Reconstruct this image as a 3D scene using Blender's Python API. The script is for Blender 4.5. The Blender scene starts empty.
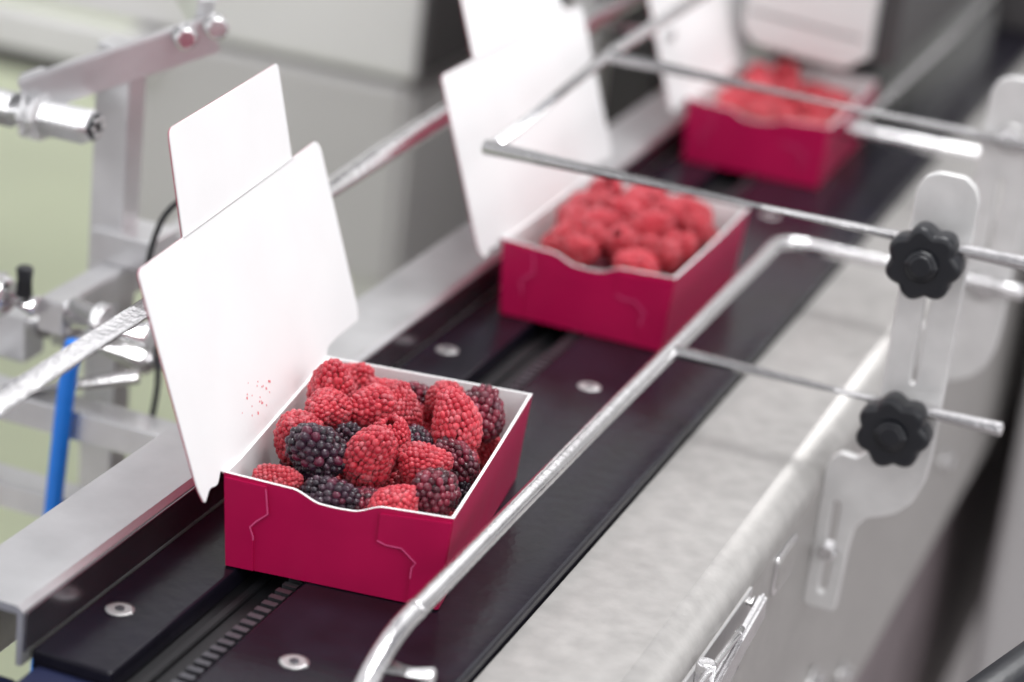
import bpy, bmesh, math, random
import numpy as np
from mathutils import Vector, Matrix, noise as mnoise
random.seed(7); np.random.seed(7)
S=bpy.context.scene
try:
    S.view_settings.view_transform='Standard'
except Exception: pass

# ---------------------------------------------------------------- materials
def mat(name, col, rough=.5, metal=0., noise=0., nscale=60., bump=0., bscale=200., stretch=None, **kw):
    m=bpy.data.materials.new(name); m.use_nodes=True
    nt=m.node_tree; b=nt.nodes['Principled BSDF']
    b.inputs['Base Color'].default_value=(*col,1); b.inputs['Roughness'].default_value=rough
    b.inputs['Metallic'].default_value=metal
    for k,v in kw.items():
        b.inputs[k.replace('_',' ')].default_value=v
    tc=nt.nodes.new('ShaderNodeTexCoord'); mp=nt.nodes.new('ShaderNodeMapping')
    nt.links.new(tc.outputs['Object'],mp.inputs[0])
    if stretch: mp.inputs['Scale'].default_value=stretch
    if noise>0:
        n=nt.nodes.new('ShaderNodeTexNoise'); n.inputs['Scale'].default_value=nscale; n.inputs['Detail'].default_value=6
        nt.links.new(mp.outputs[0],n.inputs['Vector'])
        cr=nt.nodes.new('ShaderNodeValToRGB')
        lo=[max(0,c*(1-noise)) for c in col]; hi=[min(1,c*(1+noise)) for c in col]
        cr.color_ramp.elements[0].color=(*lo,1); cr.color_ramp.elements[0].position=.3
        cr.color_ramp.elements[1].color=(*hi,1); cr.color_ramp.elements[1].position=.7
        nt.links.new(n.outputs['Fac'],cr.inputs[0]); nt.links.new(cr.outputs[0],b.inputs['Base Color'])
        mr=nt.nodes.new('ShaderNodeMapRange'); mr.inputs[3].default_value=rough*.8; mr.inputs[4].default_value=min(1,rough*1.25)
        nt.links.new(n.outputs['Fac'],mr.inputs[0]); nt.links.new(mr.outputs[0],b.inputs['Roughness'])
    if bump>0:
        n2=nt.nodes.new('ShaderNodeTexNoise'); n2.inputs['Scale'].default_value=bscale; n2.inputs['Detail'].default_value=4
        nt.links.new(mp.outputs[0],n2.inputs['Vector'])
        bp=nt.nodes.new('ShaderNodeBump'); bp.inputs['Strength'].default_value=bump; bp.inputs['Distance'].default_value=.001
        nt.links.new(n2.outputs['Fac'],bp.inputs['Height']); nt.links.new(bp.outputs[0],b.inputs['Normal'])
    return m
M={}
M['steel']=mat('stainless_steel',(.62,.61,.61),.36,.8,noise=.12,nscale=14,bump=.25,bscale=120)
M['frame']=mat('brushed_frame_steel',(.40,.387,.375),.42,.38,noise=.09,nscale=110,bump=.12,bscale=400)
M['rod']=mat('polished_rod_steel',(.76,.75,.76),.19,.97,noise=.10,nscale=80,bump=.3,bscale=260)
M['alu']=mat('brushed_aluminium',(.70,.70,.71),.34,.78,noise=.1,nscale=30,bump=.15,bscale=150)
M['bracket']=mat('bead_blasted_bracket_metal',(.70,.695,.69),.42,.35,noise=.08,nscale=60,bump=.12,bscale=300)
M['railin']=mat('rail_inner_dark_reflection',(.32,.31,.33),.22,.97,noise=.15,nscale=30)  # darkened base colour stands in for the belt mirrored in the rail wall
M['darksteel']=mat('dark_steel',(.12,.12,.135),.35,.8,noise=.15)
M['belt']=mat('black_belt_plastic',(.008,.007,.013),.24,0,noise=.35,nscale=40,bump=.22,bscale=140,Specular_IOR_Level=.30)
M['gap']=mat('dark_recess',(.006,.006,.008),.6)
M['blueend']=mat('navy_end_plate',(.010,.014,.05),.4)
M['white']=mat('white_cardboard',(.83,.825,.83),.62,noise=.015,nscale=30,bump=.08,bscale=300)
M['crimson']=mat('crimson_cardboard',(.45,.003,.070),.32,noise=.07,nscale=40,bump=.08,bscale=300)
M['cut']=mat('cut_paper_edge',(.70,.08,.24),.6)
M['crease']=mat('lid_crease',(.66,.65,.66),.7)
M['black']=mat('black_knob_plastic',(.008,.009,.013),.36,bump=.1,bscale=300)
M['blue']=mat('blue_air_hose',(.01,.22,.85),.3)
M['grey']=mat('grey_machine_paint',(.50,.49,.49),.5,.05,noise=.05,nscale=5)
M['dgrey']=mat('dark_grey_panel',(.065,.06,.062),.5,.05,noise=.1,nscale=5)
M['lgrey']=mat('light_grey_machine',(.72,.715,.71),.45,.1,noise=.05,nscale=5)
M['green']=mat('pale_green_floor',(.62,.67,.47),.4,noise=.06,nscale=3)
M['floor']=mat('grey_floor',(.40,.37,.37),.5,noise=.1,nscale=2)
M['skirt']=mat('dark_skirt_steel',(.20,.165,.175),.5,.3,noise=.3,nscale=12)  # dark brownish tone of the skirt below the frame
M['stain']=mat('berry_juice_stain',(.75,.20,.22),.5)

def berrymat(name,rough,sss,sheen,coat,tint,amt):
    m=bpy.data.materials.new(name); m.use_nodes=True; nt=m.node_tree; b=nt.nodes['Principled BSDF']
    a=nt.nodes.new('ShaderNodeAttribute'); a.attribute_name='Col'
    tc=nt.nodes.new('ShaderNodeTexCoord')
    n=nt.nodes.new('ShaderNodeTexNoise'); n.inputs['Scale'].default_value=210; n.inputs['Detail'].default_value=9; n.inputs['Roughness'].default_value=.78
    nt.links.new(tc.outputs['Object'],n.inputs['Vector'])
    cr=nt.nodes.new('ShaderNodeValToRGB'); cr.color_ramp.elements[0].position=.51; cr.color_ramp.elements[1].position=.70
    cr.color_ramp.elements[0].color=(0,0,0,1)
    cr.color_ramp.elements[1].color=(amt,amt,amt,1)
    nt.links.new(n.outputs['Fac'],cr.inputs[0])
    mx=nt.nodes.new('ShaderNodeMix'); mx.data_type='RGBA'
    nt.links.new(cr.outputs[0],mx.inputs[0]); nt.links.new(a.outputs['Color'],mx.inputs[6]); mx.inputs[7].default_value=(*tint,1)
    nt.links.new(mx.outputs[2],b.inputs['Base Color'])
    rr=nt.nodes.new('ShaderNodeMapRange'); rr.inputs[3].default_value=rough; rr.inputs[4].default_value=.75
    nt.links.new(cr.outputs[0],rr.inputs[0]); nt.links.new(rr.outputs[0],b.inputs['Roughness'])
    n2=nt.nodes.new('ShaderNodeTexNoise'); n2.inputs['Scale'].default_value=1100; n2.inputs['Detail'].default_value=4; nt.links.new(tc.outputs['Object'],n2.inputs['Vector'])
    bp=nt.nodes.new('ShaderNodeBump'); bp.inputs['Strength'].default_value=.45; bp.inputs['Distance'].default_value=.0006
    nt.links.new(n2.outputs['Fac'],bp.inputs['Height']); nt.links.new(bp.outputs[0],b.inputs['Normal'])
    b.inputs['Subsurface Weight'].default_value=sss
    b.inputs['Subsurface Radius'].default_value=(1,.2,.15); b.inputs['Subsurface Scale'].default_value=.0015
    b.inputs['Sheen Weight'].default_value=sheen; b.inputs['Sheen Tint'].default_value=(1,.85,.88,1); b.inputs['Sheen Roughness'].default_value=.45
    b.inputs['Coat Weight'].default_value=coat; b.inputs['Coat Roughness'].default_value=.2
    return m
M['rasp']=berrymat('raspberry_flesh',.38,.06,.24,.0,(.84,.42,.46),.52)
M['blackb']=berrymat('blackberry_flesh',.24,.0,.12,.12,(.34,.16,.23),.40)

# ---------------------------------------------------------------- helpers
def link(o):
    S.collection.objects.link(o); return o
def mesh(name,verts,faces,mats,fm=None,smooth=False):
    me=bpy.data.meshes.new(name); me.from_pydata([tuple(v) for v in verts],[],faces)
    for m in (mats if isinstance(mats,list) else [mats]): me.materials.append(m)
    if fm:
        for p,i in zip(me.polygons,fm): p.material_index=i
    if smooth:
        for p in me.polygons: p.use_smooth=True
    me.update()
    return link(bpy.data.objects.new(name,me))
def from_bm(name,bm,m,smooth=False):
    me=bpy.data.meshes.new(name); bmesh.ops.recalc_face_normals(bm,faces=bm.faces[:]); bm.to_mesh(me); bm.free()
    me.materials.append(m)
    if smooth:
        for p in me.polygons: p.use_smooth=True
    return link(bpy.data.objects.new(name,me))
def box(name,a,b,m,bev=0.,seg=2):
    a=Vector(a); b=Vector(b)
    bm=bmesh.new(); bmesh.ops.create_cube(bm,size=1)
    for v in bm.verts:
        v.co=Vector([(a[i]+b[i])/2+v.co[i]*abs(b[i]-a[i]) for i in range(3)])
    if bev: bmesh.ops.bevel(bm,geom=bm.edges[:],offset=bev,segments=seg,affect='EDGES',profile=.5)
    return from_bm(name,bm,m)
def frame_of(d,upv=(0,0,1)):
    d=Vector(d).normalized(); u=Vector(upv)
    if abs(d.dot(u))>.98: u=Vector((0,1,0))
    x=d.cross(u).normalized(); y=x.cross(d).normalized()
    return x,y,d
def bar(name,p,q,w,h,m,bev=.001):
    p=Vector(p);q=Vector(q); x,y,d=frame_of(q-p); L=(q-p).length
    bm=bmesh.new(); bmesh.ops.create_cube(bm,size=1)
    for v in bm.verts: v.co=Vector((v.co.x*w,v.co.y*h,v.co.z*L))
    if bev: bmesh.ops.bevel(bm,geom=bm.edges[:],offset=bev,segments=2,affect='EDGES')
    c=(p+q)/2
    for v in bm.verts: v.co=c+x*v.co.x+y*v.co.y+d*v.co.z
    return from_bm(name,bm,m)
def smooth_path(pts,n=6):
    P=[Vector(p) for p in pts]
    if len(P)<3: return P
    out=[]
    for i in range(len(P)-1):
        p0=P[max(i-1,0)];p1=P[i];p2=P[i+1];p3=P[min(i+2,len(P)-1)]
        for k in range(n):
            t=k/n
            out.append(.5*((2*p1)+(p2-p0)*t+(2*p0-5*p1+4*p2-p3)*t*t+(3*p1-p0-3*p2+p3)*t**3))
    out.append(P[-1]); return out
def tube(name,pts,r,m,seg=20,cat=True,closecap=True):
    P=smooth_path(pts) if (cat and len(pts)>2) else [Vector(p) for p in pts]
    verts=[];faces=[]
    prev=None
    n=len(P)
    rows=[]
    for i,p in enumerate(P):
        d=(P[min(i+1,n-1)]-P[max(i-1,0)]).normalized()
        if prev is None: x,y,_=frame_of(d)
        else:
            x=(prev-d*prev.dot(d)).normalized(); y=d.cross(x).normalized()
        prev=x
        rows.append((p,d,x,y,r))
    if closecap:
        c=min(r*.25,(P[-1]-P[0]).length*.2+1e-5)
        p,d,x,y,_=rows[0]; rows.insert(0,(p-d*c,d,x,y,r*.75))
        p,d,x,y,_=rows[-1]; rows.append((p+d*c,d,x,y,r*.75))
    for (p,d,x,y,rr) in rows:
        for k in range(seg):
            a=2*math.pi*k/seg
            verts.append(p+x*rr*math.cos(a)+y*rr*math.sin(a))
    R=len(rows)
    for i in range(R-1):
        for k in range(seg):
            faces.append((i*seg+k,i*seg+(k+1)%seg,(i+1)*seg+(k+1)%seg,(i+1)*seg+k))
    faces.append(tuple(range(seg-1,-1,-1))); faces.append(tuple((R-1)*seg+k for k in range(seg)))
    o=mesh(name,verts,faces,m)
    for p in o.data.polygons: p.use_smooth=len(p.vertices)==4 and seg>8
    return o
def extr(name,outline,thick,org,ux,uy,m,holes=(),bev=.0004):
    cu=bpy.data.curves.new(name,'CURVE'); cu.dimensions='2D'; cu.fill_mode='BOTH'
    cu.extrude=thick/2; cu.bevel_depth=bev; cu.bevel_resolution=2
    for pl in [outline]+list(holes):
        sp=cu.splines.new('POLY'); sp.points.add(len(pl)-1); sp.use_cyclic_u=True
        for i,(a,b) in enumerate(pl): sp.points[i].co=(a,b,0,1)
    tmp=bpy.data.objects.new(name+'_tmp',cu); link(tmp)
    bpy.context.view_layer.update()
    dg=bpy.context.evaluated_depsgraph_get()
    me=bpy.data.meshes.new_from_object(tmp.evaluated_get(dg))
    bpy.data.objects.remove(tmp); bpy.data.curves.remove(cu)
    ux=Vector(ux).normalized(); uy=Vector(uy).normalized(); n=ux.cross(uy)
    mt=Matrix.Identity(4)
    for i in range(3):
        mt[i][0]=ux[i]; mt[i][1]=uy[i]; mt[i][2]=n[i]; mt[i][3]=org[i]
    me.transform(mt); me.materials.clear(); me.materials.append(m); me.name=name
    return link(bpy.data.objects.new(name,me))
def arc(cx,cy,r,a0,a1,n=8):
    return [(cx+r*math.cos(math.radians(a0+(a1-a0)*i/n)),cy+r*math.sin(math.radians(a0+(a1-a0)*i/n))) for i in range(n+1)]
def circ(cx,cy,r,n=24): return arc(cx,cy,r,0,360*(n-1)/n,n-1)
def roundpoly(pts,rs,n=5):
    out=[];N=len(pts)
    for i in range(N):
        p0=Vector(pts[i-1]);p=Vector(pts[i]);p2=Vector(pts[(i+1)%N]); r=rs[i] if isinstance(rs,(list,tuple)) else rs
        if r<=0: out.append(tuple(p)); continue
        a=(p0-p).normalized();b=(p2-p).normalized()
        r=min(r,(p0-p).length*.49,(p2-p).length*.49)
        A=p+a*r;B=p+b*r
        for k in range(n+1):
            t=k/n; out.append(tuple((1-t)**2*A+2*t*(1-t)*p+t*t*B))
    return out
def group(name,parts,loc=(0,0,0),rotz=0.):
    e=bpy.data.objects.new(name,None); link(e); e.empty_display_size=.02
    for p in parts: p.parent=e
    e.location=loc; e.rotation_euler=(0,0,rotz)
    return e
def discm(name,c,r,h,m,axis=(0,0,1),seg=24):
    c=Vector(c); ax=Vector(axis).normalized()
    if h<0: c=c+ax*h; h=-h
    return tube(name,[c,c+ax*h],r,m,seg=seg,cat=False)

# ---------------------------------------------------------------- berries
def ico(sub):
    bm=bmesh.new(); bmesh.ops.create_icosphere(bm,subdivisions=sub,radius=1)
    v=np.array([tuple(x.co) for x in bm.verts]); f=np.array([[w.index for w in x.verts] for x in bm.faces]); bm.free(); return v,f
ICO={1:ico(1),2:ico(2),3:ico(3)}
def berry_template(W,L,sp,sub,seed,conic=.22,hollow=False,jit=.16):
    rng=np.random.RandomState(seed)
    tmax=math.pi*(.89 if hollow else .96)
    def prof(t):
        r=W/2*math.sin(t)**(.9)*(1-conic*math.cos(t)*.5); z=-L/2*math.cos(t); return r,z
    ts=np.linspace(0.0,tmax,400); P=[prof(t) for t in ts]
    s=[0]
    for i in range(1,400): s.append(s[-1]+math.hypot(P[i][0]-P[i-1][0],P[i][1]-P[i-1][1]))
    nr=int(s[-1]/(sp*.86))
    V=[];Fc=[];C=[];off=0
    iv,iF=ICO[sub]
    for k in range(nr+1):
        ss=s[-1]*k/nr; i=min(399,int(np.searchsorted(s,ss))); r,z=P[i]
        n=max(1,int(round(2*math.pi*r/sp+rng.uniform(-.4,.4))))
        ph=rng.uniform(0,6.28)
        for j in range(n):
            a=ph+2*math.pi*(j+rng.uniform(-jit,jit))/n
            c=np.array([r*math.cos(a),r*math.sin(a),z+rng.uniform(-jit,jit)*sp*.7])
            d=c/np.array([W/2,W/2,L/2])**2; d/=np.linalg.norm(d)
            rad=sp*.56*rng.uniform(.82,1.22)
            v=iv*rad*np.array([rng.uniform(.88,1.12),rng.uniform(.88,1.12),rng.uniform(.88,1.12)])
            v=v+np.outer(v@d,d)*.12
            V.append(v+c-d*rad*rng.uniform(.2,.5)); Fc.append(iF+off); off+=len(iv)
            C.append(np.full(len(iv),rng.uniform(-1,1)))
    cv,cf=ICO[3]
    v=cv*np.array([W/2,W/2,L/2])*.82
    if hollow:
        rr=np.hypot(v[:,0],v[:,1]); m=(v[:,2]>0)&(rr<W*.20)
        v[m,2]=-L*.02+ (rr[m]/(W*.20))**2*L*.34
    V.append(v);Fc.append(cf+off);C.append(np.full(len(v),-2.0))
    V=np.vstack(V); mx=np.abs(V[:,:2]).max()
    V[:,:2]*= (W/2)/mx
    ns=np.array([mnoise.noise(Vector((p[0]*75+seed*3.1,p[1]*75,p[2]*75))) for p in V])
    V*= (1+.16*ns)[:,None]
    return V,np.vstack(Fc),np.concatenate(C)
def rotmat(ax,ay,az):
    return np.array((Matrix.Rotation(az,3,'Z')@Matrix.Rotation(ay,3,'Y')@Matrix.Rotation(ax,3,'X')))
T_R=[berry_template(.0228,.0262,.0029+.0003*(i%3),2,i,conic=.75,hollow=True) for i in range(7)]
T_B=[berry_template(.0220,.0255,.0040,2,20+i,conic=.25,jit=.14) for i in range(4)]
BW,BL,TW,TL,BH=.0470,.0700,.0498,.0718,.043
def pile(name,items,loc,rotz):
    V=[];Fc=[];C=[];MI=[];off=0
    for idx,it in enumerate(items):
        x,y,z,kind,sc,tone=it[:6]
        TT=(T_B if kind in 'bm' else T_R); t=TT[random.randrange(len(TT))]
        flip=len(it)>6 and it[6]
        if flip: R=rotmat(random.uniform(.2,.9),random.uniform(-.3,.3),random.uniform(-.6,.6))
        else: R=rotmat(random.uniform(-1.5,1.5),random.uniform(-1.5,1.5),random.uniform(0,6.28))@np.diag([1,-1,-1])
        nu=np.array([random.uniform(.9,1.08),random.uniform(.9,1.08),random.uniform(.9,1.08)])
        v=(t[0]*sc*nu)@R.T; c=t[2]
        # keep each fruit inside the carton walls
        for a,lim in ((0,BW-.0020),(1,BL-.0020)):
            p0=(x,y)[a]; hi=v[:,a].max()+p0; lo=v[:,a].min()+p0
            if hi>lim: p0-=hi-lim
            if lo<-lim: p0+=-lim-lo
            if a==0: x=p0
            else: y=p0
        v=v+np.array([x,y,z])
        if kind=='r':
            base=np.array([.45,.012,.030])*(1+tone*.36)+np.array([.02,.020,.022])*max(tone,0)
            var=np.array([.10,.014,.016])
        elif kind=='m':
            base=np.array([.13,.005,.020]); var=np.array([.095,.004,.012])
        else:
            base=np.array([.020,.005,.017]); var=np.array([.014,.003,.008])
        col=np.clip(base[None,:]+c[:,None]*var[None,:],.003,1)
        if kind=='b':
            red=(c>.84); col[red]=np.array([.10,.007,.030])
        V.append(v);Fc.append(t[1]+off);off+=len(v);C.append(col);MI.append(np.full(len(t[1]),0 if kind=='r' else 1))
    V=np.vstack(V);Fc=np.vstack(Fc);C=np.vstack(C);MI=np.concatenate(MI)
    V[:,2]=np.maximum(V[:,2],.0022)
    me=bpy.data.meshes.new(name)
    me.vertices.add(len(V)); me.vertices.foreach_set('co',V.astype(np.float32).ravel())
    me.loops.add(len(Fc)*3); me.loops.foreach_set('vertex_index',Fc.astype(np.int32).ravel())
    me.polygons.add(len(Fc)); me.polygons.foreach_set('loop_start',np.arange(0,len(Fc)*3,3,dtype=np.int32))
    me.polygons.foreach_set('loop_total',np.full(len(Fc),3,dtype=np.int32))
    me.update(calc_edges=True)
    me.materials.append(M['rasp']); me.materials.append(M['blackb'])
    me.polygons.foreach_set('material_index',MI.astype(np.int32)); me.polygons.foreach_set('use_smooth',np.ones(len(Fc),dtype=bool))
    ca=me.color_attributes.new('Col','FLOAT_COLOR','POINT')
    ca.data.foreach_set('color',np.hstack([C,np.ones((len(C),1))]).astype(np.float32).ravel())
    me.update()
    o=link(bpy.data.objects.new(name,me)); o.location=loc; o.rotation_euler=(0,0,rotz); return o

# ---------------------------------------------------------------- punnet
def punnet(loc,rotz,lean=19.3,fold=4.,sh=0.,fsh=0.,fsk=0.,k_=.0,ex=0.):
    parts=[]
    per=[]
    def dip(s):
        a=max(0,min(1,(s-.30)/.13)); b=max(0,min(1,(.70-s)/.13)); k=min(a,b); k=k*k*(3-2*k)
        return BH+.0012-.0024*(1-abs(2*s-1))-.0040*k
    n=60
    for i in range(n):
        s=i/n; per.append((-BW+2*BW*s,-BL,-TW+2*TW*s,-TL,dip(s)))
    for i in range(12):
        s=i/12; per.append((BW,-BL+2*BL*s,TW,-TL+2*TL*s,BH+.0012-.0012*math.sin(math.pi*s)))
    for i in range(8):
        s=i/8; per.append((BW-2*BW*s,BL,TW-2*TW*s,TL,BH+.0010*(1-s)))
    for i in range(8):
        s=i/8; per.append((-BW,BL-2*BL*s,-TW,TL-2*TL*s,BH))
    N=len(per); th=.0014
    V=[];F=[];fm=[]
    def inn(x,lim): return max(-lim+th,min(lim-th,x))
    for (bx,by,tx,ty,tz) in per:
        k=tz/BH
        x2=bx+(tx-bx)*k;y2=by+(ty-by)*k
        V.append((bx,by,.0005)); V.append((x2,y2,tz))
        V.append((inn(x2,BW+(TW-BW)*k),inn(y2,BL+(TL-BL)*k),tz)); V.append((inn(bx,BW),inn(by,BL),.0016))
    for i in range(N):
        j=(i+1)%N
        F.append((4*i,4*j,4*j+1,4*i+1)); fm.append(0)
        F.append((4*i+1,4*j+1,4*j+2,4*i+2)); fm.append(1)
        F.append((4*i+2,4*j+2,4*j+3,4*i+3)); fm.append(1)
    F.append(tuple(4*i for i in range(N-1,-1,-1))); fm.append(0)
    F.append(tuple(4*i+3 for i in range(N))); fm.append(1)
    parts.append(mesh('tray',V,F,[M['crimson'],M['white']],fm))
    def fp(s,h,o=.0003): 
        y=-BL-(TL-BL)*h; w=BW+(TW-BW)*h
        return Vector((-w+2*w*s,y-o,h*BH))
    def ribbon(nm,pl,w=.0007,o=.0012):
        P=[fp(*p,o) for p in pl]; vs=[];fs=[]
        for i,p in enumerate(P):
            d=(P[min(i+1,len(P)-1)]-P[max(i-1,0)]).normalized(); nn=Vector((-d.z,0,d.x)).normalized()*w/2
            vs+= [p+nn,p-nn]
        for i in range(len(P)-1): fs.append((2*i,2*i+1,2*i+3,2*i+2))
        return mesh(nm,vs,fs,M['cut'])
    def tab(nm,pl):
        fr=[fp(s,h,.0011) for s,h in pl]; bk=[fp(s,h,-.0002) for s,h in pl]; n=len(pl)
        F=[tuple(range(n)),tuple(range(2*n-1,n-1,-1))]+[(i,(i+1)%n,n+(i+1)%n,n+i) for i in range(n)]
        o=mesh(nm,fr+bk,F,M['crimson'])
        bm=bmesh.new(); bm.from_mesh(o.data); bmesh.ops.recalc_face_normals(bm,faces=bm.faces[:]); bm.to_mesh(o.data); bm.free()
        return o
    rt=[(.69,.64),(.73,.61),(.80,.61),(.87,.48),(.855,.42),(.855,.02)]
    lt=[(.19,.97),(.20,.68),(.15,.58),(.12,.50),(.135,.40),(.135,.02)]
    parts.append(tab('corner_tab_right',[(.69,.93)]+rt+[(.995,.02),(.995,.985)]))
    parts.append(tab('corner_tab_left',[(.005,.985)]+[(.005,.02)]+lt[::-1]))
    parts.append(ribbon('lock_slit_right',rt[:5]+[(.855,.30)]))
    parts.append(ribbon('lock_slit_left',[(.19,.95)]+lt[1:5]+[(.135,.36)]))
    a=math.radians(lean); ux=Vector((0,1,0)); uy=Vector((-math.sin(a),0,math.cos(a)))
    org=Vector((-TW-.0003,0,BH-.0006))
    def panel(nm,outline,org,uy,t=.0009):
        fr=extr(nm,outline,t*.5,org+ux.cross(uy)*.0002,ux,uy,M['white'],bev=.0001)
        bk=extr(nm+'_print',outline,t*.3,org-ux.cross(uy)*.0004,ux,uy,M['crimson'],bev=.00005)
        return [fr,bk]
    W=.0995; e0=-.1075+sh; e1=.1095+sh+ex; c=.0700
    top=lambda y: W-k_*(y-e0)
    out=roundpoly([(-c,0),(-c-.004,.0035),(-c-.010,-.001),(-c-.018,.0015),(-c-.026,-.002),(e0+.002,.000),(e0,.006),(e0+.001,W-.002),(e0+.004,W),
                   (e1+ex-.004,top(e1)),(e1+ex,top(e1)-.004),(e1+.001,.006),(e1-.002,.001),(c+.018,.004),(c+.004,.004),(c,0)],
                  [0,.002,.004,.003,.004,.003,.004,.003,.003,.005,.005,.005,.004,.006,.003,0])
    parts+=panel('lid_panel',out,org,uy)
    a2=math.radians(lean+fold); uy2=Vector((-math.sin(a2),0,math.cos(a2)))
    o2=org+uy*W
    yl=-c+fsh; yr=c+fsh
    f4=[(yl,.0003),(yr,.0003),(yr+fsk-.003,.0445),(yl+fsk,.0445)]
    f4=[(y+ k_*u, u-k_*(y-e0)) for y,u in f4]
    parts+=panel('lid_tuck_flap',roundpoly(f4,[0,0,.003,.005]),o2,uy2)
    n3=ux.cross(uy); p0=org+ux*yl+uy*top(yl)+n3*.0006; p1=org+ux*yr+uy*top(yr)+n3*.0006
    parts.append(bar('score_line',p0,p1,.0004,.0008,M['crease'],0))
    return group('berry_punnet',parts,loc,rotz),org,uy

def loc_s(s,t): return ((s-.5)*.094,(t-.5)*.138)
top1=[(.12,.66,.049,'r',1.12,.1),(.08,.34,.044,'r',1.0,-.1),(.17,.09,.036,'r',.84,-.2),(.37,.60,.047,'r',.92,.2),
 (.50,.67,.046,'r',.87,-.1),(.53,.27,.047,'r',1.13,.25),(.80,.58,.050,'r',1.12,.5),(.67,.82,.045,'r',.92,.0),(.90,.80,.043,'m',.98,0),
 (.76,.33,.043,'r',.9,.1),(.89,.20,.039,'m',.98,0),(.72,.10,.036,'r',.95,.45),(.28,.22,.046,'b',1.12,0),(.43,.08,.035,'b',.95,0),
 (.91,.47,.038,'m',.95,0),(.64,.52,.038,'b',.9,0),(.20,.50,.047,'r',1.0,0.1),(.55,.46,.042,'r',.85,.3,True),(.35,.42,.038,'b',.9,0),
 (.14,.87,.040,'r',1,0),(.36,.85,.038,'r',1,.2),(.50,.90,.035,'m',.9,0),(.58,.13,.031,'m',.85,0)]
def drop(items,kinds,zlim,tries=400,cand=10,mound=0.,hol=.06):
    pl=[(i[0],i[1],i[2],.0098*i[4]) for i in items]
    out=list(items)
    for _ in range(tries):
        sc=random.uniform(.80,1.12); r=.0097*sc; best=None
        for c in range(cand):
            x=random.uniform(-.044+r,.044-r); y=random.uniform(-.067+r,.067-r); z=r+.003
            for (a,b,cz,rr) in pl:
                d2=(x-a)**2+(y-b)**2; D=(r+rr)*.97
                if d2<D*D: z=max(z,cz+math.sqrt(D*D-d2))
            lim=zlim+mound*(1-(x/.05)**2)*(1-(y/.075)**2)
            if z<=lim and (best is None or z<best[2]): best=(x,y,z)
        if best:
            pl.append((*best,r)); out.append((*best,random.choice(kinds),sc,random.uniform(-.35,.45),random.random()<hol))
    return out
def items1():
    random.seed(21)
    low=drop([],'rrmrb',.027)
    top=[]
    for t in top1:
        x,y=loc_s(t[0],t[1]); x=max(-.0362,min(.0362,x)); y=max(-.058,min(.058,y)); top.append((x,y)+tuple(t[2:]))
    return low+top
def itemsN(seed,kinds,mound,zl):
    random.seed(seed); return drop([],kinds,zl,tries=600,mound=mound)
cfg=[((-.370,.9015,0),8.3,dict(sh=.0085,fold=-3,fsh=.0215,fsk=.008,k_=.035,ex=.006)),
     ((-.3745,1.2435,0),.5,dict(sh=.004,fold=2,fsh=.012,fsk=.004,k_=.015)),
     ((-.380,1.588,0),1.0,dict(sh=.0,fold=5,fsh=.0))]
for i,(l,rz,kw) in enumerate(cfg):
    rz=math.radians(rz)
    g,org,uy=punnet(l,rz,**kw)
    if i==0:
        random.seed(4)
        n3=Vector((0,1,0)).cross(uy)
        for k in range(22):
            yy=-.026+random.gauss(0,.010)+.008; uu=.008+abs(random.gauss(0,.009))
            p=org+Vector((0,yy,0))+uy*uu+n3*.0006
            s_=extr('juice_spot_%d'%k,circ(0,0,random.uniform(.0003,.0008),8),.00005,p,(0,1,0),uy,M['stain'],bev=0)
            s_.parent=g
        its=items1()
    elif i==1: its=itemsN(37,'r'*12+'m',.015,.038)
    else: its=itemsN(34,'r',.0,.036)
    pile('raspberry_pile',its,l,rz)

# ---------------------------------------------------------------- conveyor
P=[]
Y0,Y1=.722,3.2
P.append(box('belt_strip_left',(-.4365,Y0,-.010),(-.401,Y1,0),M['belt'],.0012))
P.append(box('belt_strip_right',(-.372,Y0,-.010),(-.2825,Y1,0),M['belt'],.0016))
P.append(box('recess',(-.4015,Y0+.004,-.05),(-.3715,Y1,-.014),M['gap']))
P.append(box('belt_support',(-.436,Y0+.004,-.05),(-.2825,Y1,-.0105),M['gap']))
P.append(bar('recess_rib',(-.394,Y0+.01,-.011),(-.394,Y1,-.011),.004,.006,M['gap'],.0005))
bm=bmesh.new()
for k in range(230):
    y=Y0+.01+k*.0064
    r=bmesh.ops.create_cube(bm,size=1)
    for v in r['verts']: v.co=Vector((-.3765+v.co.x*.0065,y+v.co.y*.0034,-.0045+v.co.z*.006))
P.append(from_bm('drive_chain',bm,M['darksteel']))
for i,(x,y) in enumerate([(-.424,.768),(-.345,.768),(-.424,1.106),(-.343,1.105),(-.421,1.444),(-.343,1.444),(-.343,1.78)]):
    P.append(discm('screw_%d'%i,(x,y,-.001),.0062,.0012,M['steel']))
    P.append(discm('screw_socket_%d'%i,(x,y,.0003),.0022,.0006,M['darksteel'],seg=6))
P.append(box('end_plate',(-.434,.69,-.035),(-.2825,Y0+.001,-.006),M['blueend'],.002))
group('conveyor_belt',P)
group('navy_side_cover',[box('cover',(-.62,.60,-.06),(-.4385,.718,-.012),M['blueend'],.003)])

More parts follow.
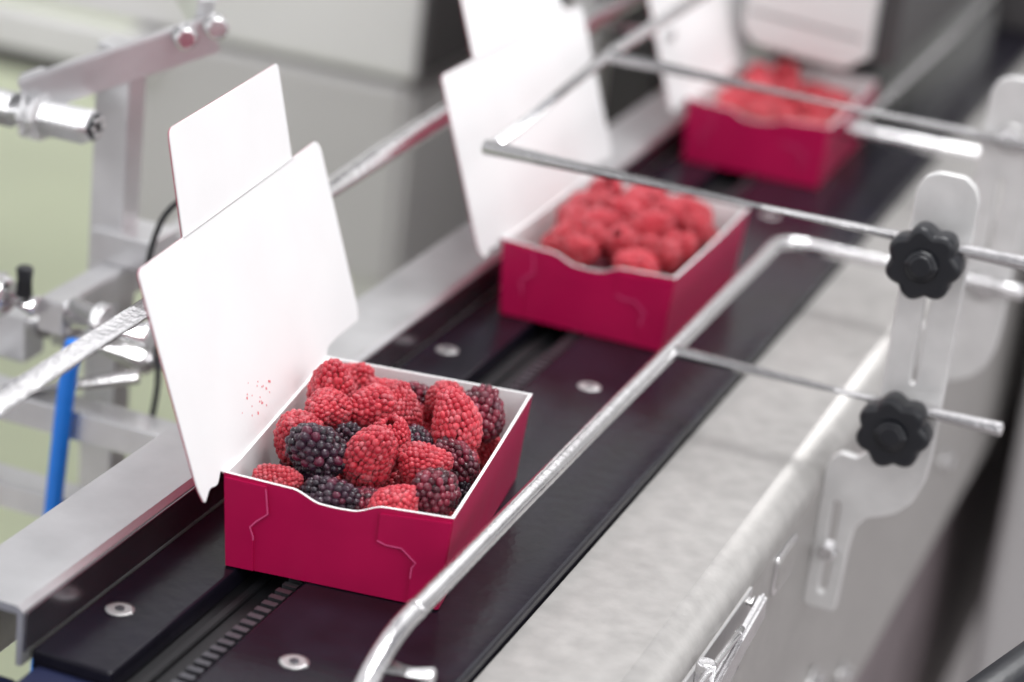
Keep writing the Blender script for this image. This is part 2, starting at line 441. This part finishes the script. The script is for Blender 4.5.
P=[]
def sweep_y(name,prof,y0,y1,m):
    V=[(x,y0,z) for x,z in prof]+[(x,y1,z) for x,z in prof]; n=len(prof)
    F=[(i,(i+1)%n,n+(i+1)%n,n+i) for i in range(n)]+[tuple(range(n-1,-1,-1)),tuple(range(n,2*n))]
    o=mesh(name,V,F,m)
    bm=bmesh.new(); bm.from_mesh(o.data); bmesh.ops.recalc_face_normals(bm,faces=bm.faces[:]); bm.to_mesh(o.data); bm.free()
    return o
prof=[(-.478,.016),(-.474,.020),(-.4405,.020),(-.438,.018),(-.438,-.006),(-.4405,-.006),(-.4405,.0165),(-.4745,.0165),(-.4755,.0150),(-.4755,-.03),(-.478,-.03)]
P.append(sweep_y('channel',prof,.717,3.2,M['alu']))
P.append(box('inner_wall_reflection',(-.438,.7175,.0005),(-.4368,3.2,.0175),M['railin'],.0003))  # thin strip added to carry the painted belt reflection
P.append(box('lower_angle',(-.510,.72,-.036),(-.478,3.0,-.030),M['alu'],.001))
group('side_rail',P)

P=[]
fx=-.214; fp_=[(-.2815,-.006)]+[( -.230+ .016*math.sin(math.radians(a)), -.006-.016+.016*math.cos(math.radians(a))) for a in range(0,91,6)]+[(fx,-.235),(fx-.02,-.240),(-.2815,-.24)]
o=sweep_y('frame_body',fp_,.60,3.2,M['frame'])
for p in o.data.polygons: p.use_smooth=len(p.vertices)==4 and abs(p.normal.x)>.02 and abs(p.normal.z)>.02
P.append(o)
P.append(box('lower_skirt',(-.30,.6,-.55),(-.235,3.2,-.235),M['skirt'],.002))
P.append(extr('name_plate',roundpoly([(-.017,-.010),(.017,-.010),(.017,.010),(-.017,.010)],.003),.0012,Vector((fx+.0008,1.037,-.036)),(0,1,0),(0,0,1),M['rod'],bev=.0003))
P.append(extr('name_plate_inset',roundpoly([(-.014,-.0075),(.014,-.0075),(.014,.0075),(-.014,.0075)],.002),.0006,Vector((fx+.0018,1.037,-.036)),(0,1,0),(0,0,1),M['frame'],bev=.0001))
for i,(y,z) in enumerate([(1.16,-.16),(.80,-.14),(1.5,-.16),(1.25,-.20)]):
    P.append(discm('bolt_washer_%d'%i,(fx-.001,y,z),.009,.003,M['steel'],axis=(1,0,0)))
    P.append(discm('bolt_%d'%i,(fx+.001,y,z),.006,.005,M['rod'],axis=(1,0,0),seg=6))
group('conveyor_frame',P)
P=[box('base_plate',(fx-.0005,.855,-.048),(fx+.0015,.975,-.020),M['steel'],.0006),
   bar('lever',(fx+.010,.885,-.032),(fx+.007,.975,-.028),.004,.014,M['rod'],.0015),
   tube('hinge_pin',[(fx+.006,.887,-.047),(fx+.006,.887,-.016)],.0045,M['rod'],cat=False),
   tube('wire_loop',[(fx+.008,.935,-.021),(fx+.008,.865,-.018),(fx+.006,.850,-.022),(fx+.006,.850,-.040),(fx+.008,.865,-.044),(fx+.008,.935,-.040)],.0016,M['rod']),
   box('catch',(fx,.838,-.045),(fx+.012,.850,-.018),M['steel'],.002),
   discm('rivet_a',(fx+.001,.968,-.043),.003,.003,M['steel'],axis=(1,0,0)),
   discm('rivet_b',(fx+.001,.968,-.024),.003,.003,M['steel'],axis=(1,0,0))]
group('toggle_latch',P)

# ---------------------------------------------------------------- guide rods
R=.004
P=[tube('side_guide',[(-.297,.69,.000),(-.2975,.715,.015),(-.2985,.735,.0255),(-.2995,.755,.0308),(-.300,.775,.032),(-.300,.80,.032),(-.301,1.0,.032),(-.3015,1.26,.032),(-.302,1.290,.032),(-.2985,1.303,.032),(-.288,1.308,.032),(-.27,1.308,.032),(-.16,1.308,.033)],R*1.08,M['rod']),
   tube('near_cross_rod',[(-.299,1.099,.033),(-.132,1.099,.034)],R*.92,M['rod'],cat=False),
   tube('support_stub',[(-.299,.748,.022),(-.280,.751,.022)],R*.9,M['rod'],cat=False)]
group('side_guide_rail',P)
P=[tube('near_cross_rod',[(-.412,1.099,.117),(-.120,1.099,.119)],R,M['rod'],cat=False),
   tube('far_cross_rod',[(-.422,1.308,.119),(-.15,1.308,.117)],R,M['rod'],cat=False),
   tube('long_rod',[(-.408,1.103,.118),(-.421,1.308,.119),(-.424,1.60,.119)],R*.9,M['rod'],cat=False)]
group('overhead_guide_rail',P)
group('lid_guide_rod',[tube('rod',[(-.450,.58,.1),(-.4690,1.097,.1),(-.4775,1.40,.1),(-.484,1.69,.1)],.0062,M['rod'],cat=False)])
P=[tube('side_guide',[(-.20,1.555,.036),(-.315,1.55,.036),(-.323,1.56,.034),(-.325,1.60,.033),(-.322,2.06,.033)],.0048,M['rod'])]
group('far_side_guide_rail',P)
P=[tube('rod',[(-.53,1.50,.085),(-.44,1.50,.088)],.0040,M['rod'],cat=False),tube('post',[(-.52,1.50,-.02),(-.52,1.50,.09)],.006,M['rod'],cat=False)]
group('rod_support',P)

def bracket(y,dx=0.,knobs=True):
    outl=[(-.2135,-.088),(-.198,-.088),(-.197,-.052),(-.1955,-.040),(-.190,-.032),(-.183,-.0295),(-.176,-.026),(-.169,-.018),(-.165,-.006),(-.164,.010),
          (-.164,.140),(-.1665,.147),(-.172,.151),(-.184,.151),(-.190,.148),(-.193,.142),(-.193,.010),(-.1945,.002),(-.199,-.003),(-.208,-.002),(-.2125,-.007),(-.2135,-.014)]
    o=[(a+dx+.178,b) for a,b in outl]
    o=roundpoly(o,.002,3)
    sx=.178+dx
    slot=lambda cx,z0,z1,r:[(cx+sx+p[0],p[1]) for p in arc(0,z1,r,0,180)+arc(0,z0,r,180,360)]
    holes=[slot(-.179,.045,.092,.0022),slot(-.2055,-.078,-.030,.0030)]
    P=[extr('plate',o,.004,Vector((-.178,y+.009,0)),(1,0,0),(0,0,1),M['bracket'],holes=holes,bev=.0008)]
    for i,z in enumerate((.112,.024)):
        if knobs:
            c=Vector((-.181+dx,y-.009,z))
            lob=[]
            for k in range(98):
                a=2*math.pi*k/98+.2; r=.0145+.0014*math.cos(7*a)
                lob.append((r*math.cos(a),r*math.sin(a)))
            P.append(extr('star_knob_%d'%i,lob,.010,c,(1,0,0),(0,0,1),M['black'],bev=.0026))
            P.append(discm('knob_hub_%d'%i,c+Vector((0,-.0092,0)),.0080,.003,M['black'],axis=(0,1,0)))
            P.append(discm('knob_cap_%d'%i,c+Vector((0,-.0100,0)),.0058,.002,M['black'],axis=(0,1,0)))
            P.append(discm('knob_neck_%d'%i,c+Vector((0,.006,0)),.009,.010,M['black'],axis=(0,1,0)))
        else:
            P.append(discm('bolt_washer_%d'%i,(-.178+dx,y+.0065,z+.006),.0085,-.0025,M['steel'],axis=(0,1,0)))
            P.append(discm('bolt_%d'%i,(-.178+dx,y+.004,z+.006),.0055,-.004,M['rod'],axis=(0,1,0),seg=6))
    P.append(discm('foot_bolt',(-.2055+dx,y+.0085,-.055),.005,-.007,M['rod'],axis=(0,1,0),seg=6))
    return group('rail_bracket',P)
bracket(1.099); bracket(1.308,-.0055,False); bracket(1.555,-.010,False)

# ---------------------------------------------------------------- left actuator machinery
P=[box('post',(-.616,1.060,-.22),(-.596,1.078,.140),M['alu'],.001),
   bar('top_arm',(-.640,1.03,.112),(-.562,1.085,.150),.008,.019,M['alu'],.001),
   bar('arm_cross',(-.568,1.085,.158),(-.612,1.12,.178),.010,.020,M['alu'],.001),
   bar('rear_arm',(-.63,1.12,.184),(-.575,1.13,.190),.02,.012,M['alu'],.001),
   box('clamp_plate',(-.646,1.035,.088),(-.632,1.055,.122),M['alu'],.0015),
   tube('threaded_tube',[(-.74,1.030,.103),(-.600,1.030,.105)],.0085,M['alu'],cat=False),
   tube('tube_bore',[(-.601,1.030,.105),(-.5970,1.030,.105)],.0072,M['black'],cat=False),
   discm('hex_nut',(-.636,1.030,.1043),.0135,.008,M['alu'],axis=(1,0,0),seg=6),
   discm('cap_screw',(-.572,1.070,.150),.006,.008,M['rod'],axis=(.6,-.7,0)),
   discm('cap_screw_b',(-.560,1.080,.156),.006,.008,M['rod'],axis=(.6,-.7,0)),
   box('foot_block',(-.612,1.055,.022),(-.575,1.085,.040),M['alu'],.001)]
for k in range(32):
    x=-.735+k*.0042
    if x<-.645 or x>-.626: P.append(discm('thread_%d'%k,(x,1.030,.104),.0093,.0014,M['alu'],axis=(1,0,0)))
for k in range(6):
    a=k*math.pi/3
    P.append(discm('bore_hole_%d'%k,(-.5960,1.030+.0045*math.cos(a),.105+.0045*math.sin(a)),.0013,.0012,M['steel'],axis=(1,0,0),seg=10))
group('actuator_arm',P)
P=[bar('slide_bar',(-.598,.995,.012),(-.596,1.20,.016),.016,.018,M['alu'],.001),
   box('mount_block',(-.655,1.02,-.030),(-.628,1.04,-.004),M['alu'],.001),
   tube('cylinder_rear',[(-.74,.990,.024),(-.622,.990,.019)],.0105,M['rod'],cat=False),
   tube('cylinder_nose',[(-.624,.990,.019),(-.605,.992,.017)],.0060,M['rod'],cat=False),
   discm('collar_c',(-.632,.990,.0195),.0120,.006,M['alu'],axis=(1,0,-.04)),
   tube('cylinder_body',[(-.590,1.003,.014),(-.545,1.003,.012)],.0085,M['rod'],cat=False),
   discm('collar_b',(-.575,1.003,.0133),.0098,.004,M['alu'],axis=(1,0,-.04)),
   tube('cylinder_lower',[(-.628,1.04,-.012),(-.565,1.04,-.018)],.0095,M['rod'],cat=False),
   tube('piston_rod',[(-.565,1.04,-.018),(-.49,1.04,-.026)],.004,M['rod'],cat=False),
   discm('collar_a',(-.618,1.04,-.012),.0115,.006,M['alu'],axis=(1,0,-.1)),
   box('cross_beam',(-.70,.99,-.050),(-.515,1.01,-.034),M['alu'],.001),
   box('cross_beam_lower',(-.70,.99,-.100),(-.48,1.01,-.085),M['alu'],.001),
   box('beam_bracket',(-.66,.97,-.12),(-.645,1.02,-.03),M['alu'],.001),
   tube('diagonal_rod',[(-.70,.96,-.055),(-.56,1.02,-.02)],.004,M['rod'],cat=False),
   tube('push_rod',[(-.515,.70,-.01),(-.500,.745,.012)],.005,M['rod'],cat=False),
   discm('lock_screw',(-.612,.992,.022),.0045,.014,M['black'],axis=(0,0,1))]
group('pneumatic_cylinder',P)
group('blue_air_hose',[tube('hose',[(-.578,.985,.006),(-.581,.985,-.02),(-.584,.985,-.06),(-.587,.985,-.11),(-.590,.985,-.2)],.0046,M['blue'])])
group('black_cable',[tube('cable',[(-.50,1.05,.09),(-.545,1.03,.078),(-.562,1.03,.045),(-.560,1.03,.01),(-.548,1.02,-.02),(-.545,1.0,-.06)],.0016,M['black'])])

# ---------------------------------------------------------------- background machines
P=[box('cabinet_upper',(-1.30,1.8,-.075),(-.745,2.5,.60),M['lgrey'],.006),
   box('cabinet_lower',(-1.02,1.8,-.26),(-.752,2.5,-.08),M['grey'],.006),
   box('side_panel_upper',(-.746,1.805,-.07),(-.738,2.5,.60),M['dgrey'],.002),
   box('side_panel_lower',(-.753,1.805,-.255),(-.745,2.5,-.085),M['grey'],.002),
   box('cabinet_band',(-1.4,1.78,-.115),(-.985,1.80,-.08),M['lgrey'],.003),
   box('cabinet_leg',(-.80,1.82,-.9),(-.76,1.86,-.26),M['lgrey'],.002),
   box('cabinet_leg_b',(-1.28,1.82,-.9),(-1.24,1.86,-.075),M['lgrey'],.002)]
group('machine_cabinet',P)
P=[box('shadow_block',(-.70,2.12,-.9),(-.61,2.25,.30),M['dgrey'],.004),  # dark blocks added in place of the shadow beside the cabinet
   box('shadow_plate',(-.72,2.06,-.30),(-.62,2.09,.02),M['dgrey'],.002)]
group('shadow_column',P)
P=[box('tank',(-2.1,2.7,-.18),(-1.42,3.2,.10),M['lgrey'],.01),box('tank_rail',(-2.1,2.55,-.40),(-1.35,2.6,-.36),M['dgrey'],.004),
   box('tank_leg',(-1.9,2.7,-.9),(-1.85,2.75,-.18),M['lgrey'],.003),box('rail_leg',(-1.9,2.55,-.9),(-1.86,2.6,-.4),M['dgrey'],.003)]
group('wash_tank',P)
P=[extr('hopper_front',[(-.428,.070),(-.418,.060),(-.352,.055),(-.338,.066),(-.338,.30),(-.428,.30)],.010,Vector((0,1.642,0)),(1,0,0),(0,0,1),M['lgrey'],bev=.002),
   box('hopper_body',(-.427,1.648,.070),(-.350,2.05,.30),M['lgrey'],.004),
   box('hopper_wing',(-.575,1.72,.075),(-.427,2.05,.30),M['steel'],.004),
   box('hopper_side_plate',(-.3495,1.650,.058),(-.320,2.05,.30),M['dgrey'],.002),
   box('hopper_dark_underside',(-.426,1.648,.060),(-.352,2.0,.064),M['dgrey'],.001),  # dark sheet that darkens the hopper underside
   bar('hopper_seam',(-.425,1.636,.082),(-.342,1.636,.077),.002,.002,M['dgrey'],.0002),
   box('hopper_edge_trim',(-.575,1.712,.066),(-.430,1.722,.076),M['dgrey'],.001),
   box('hopper_stand',(-.60,1.75,-.90),(-.575,1.79,.28),M['alu'],.002)]
group('carton_feed_hopper',P)
P=[box('guard_body',(-.325,2.08,.00),(-.262,3.1,.07),M['dgrey'],.004),box('guard_lip',(-.262,2.08,.00),(-.22,3.1,.012),M['lgrey'],.003)]
group('conveyor_guard',P)
P=[box('panel',(-.195,1.72,-.60),(-.12,2.6,.0),M['grey'],.01),box('top_rail',(-.20,1.70,.0),(-.12,3.0,.035),M['lgrey'],.004),
   box('panel_leg',(-.19,1.75,-.9),(-.15,1.79,-.6),M['grey'],.003)]
group('neighbour_machine_panel',P)
group('black_drain_pipe',[tube('pipe',[(-.150,.80,-.055),(-.125,.87,-.035),(-.03,1.10,.0),(.05,1.3,.01)],.011,M['black'],cat=False)])

box('floor',(-6,-2,-.95),(6,9,-.9),M['floor'])
box('green_floor_mat',(-5.5,.2,-.9),(-.72,8.5,-.893),M['green'])
box('wall_back',(-6,9,-.95),(6,9.1,4),M['lgrey'])

# ---------------------------------------------------------------- light: world gradient with noise patches added for metal reflections
w=bpy.data.worlds.new('World'); S.world=w; w.use_nodes=True
nt=w.node_tree; bg=nt.nodes['Background']; bg.inputs[1].default_value=1.16
tc=nt.nodes.new('ShaderNodeTexCoord'); sx=nt.nodes.new('ShaderNodeSeparateXYZ'); nt.links.new(tc.outputs['Generated'],sx.inputs[0])
cr=nt.nodes.new('ShaderNodeValToRGB'); mr=nt.nodes.new('ShaderNodeMapRange'); mr.inputs[1].default_value=-1
nt.links.new(sx.outputs['Z'],mr.inputs[0]); nt.links.new(mr.outputs[0],cr.inputs[0])
cr.color_ramp.elements[0].color=(.30,.295,.30,1); cr.color_ramp.elements[0].position=.40
cr.color_ramp.elements[1].color=(1,.995,1,1); cr.color_ramp.elements[1].position=.64
nz=nt.nodes.new('ShaderNodeTexNoise'); nz.inputs['Scale'].default_value=2.6; nz.inputs['Detail'].default_value=1
nt.links.new(tc.outputs['Generated'],nz.inputs['Vector'])
c2=nt.nodes.new('ShaderNodeValToRGB'); c2.color_ramp.elements[0].position=.42; c2.color_ramp.elements[0].color=(.22,.22,.24,1)
c2.color_ramp.elements[1].position=.56; c2.color_ramp.elements[1].color=(1.48,1.48,1.49,1)
nt.links.new(nz.outputs['Fac'],c2.inputs[0])
mx=nt.nodes.new('ShaderNodeMix'); mx.data_type='RGBA'; mx.blend_type='MULTIPLY'; mx.inputs[0].default_value=1
nt.links.new(cr.outputs[0],mx.inputs[6]); nt.links.new(c2.outputs[0],mx.inputs[7]); nt.links.new(mx.outputs[2],bg.inputs[0])
def area(name,loc,target,size,power,col=(1,1,1)):
    l=bpy.data.lights.new(name,'AREA'); l.shape='SQUARE'; l.size=size; l.energy=power; l.color=col
    o=link(bpy.data.objects.new(name,l)); o.location=loc
    o.rotation_euler=(Vector(target)-Vector(loc)).to_track_quat('-Z','Y').to_euler(); return o
area('overhead_area',(-.2,1.6,2.2),(-.37,1.1,0),.9,40,(1,1,1))  # unseen area lamp added overhead for soft reflections and shadows
area('right_key_area',(1.4,.2,1.3),(-.37,1.0,0),1.0,11,(1,1,1))  # unseen area lamp added as key from the right, no actual window

# ---------------------------------------------------------------- camera
f=2418.;th=math.radians(6.6);p=math.atan(961/2418.);yaw=math.radians(19.35)
r=Vector((math.cos(yaw),math.sin(yaw),0)); h=Vector((-math.sin(yaw),math.cos(yaw),0))
F=h*math.cos(p)-Vector((0,0,math.sin(p))); U=h*math.sin(p)+Vector((0,0,math.cos(p)))
IR=r*math.cos(th)+U*math.sin(th); IU=-r*math.sin(th)+U*math.cos(th)
cam=bpy.data.cameras.new('camera'); co=link(bpy.data.objects.new('camera',cam))
mw=Matrix.Identity(4)
for i in range(3):
    mw[i][0]=IR[i];mw[i][1]=IU[i];mw[i][2]=-F[i]
mw[2][3]=.48
co.matrix_world=mw
cam.sensor_width=36; cam.lens=f/1024*36; cam.clip_start=.01
cam.dof.use_dof=True; cam.dof.focus_distance=1.045; cam.dof.aperture_fstop=4.3
S.camera=co
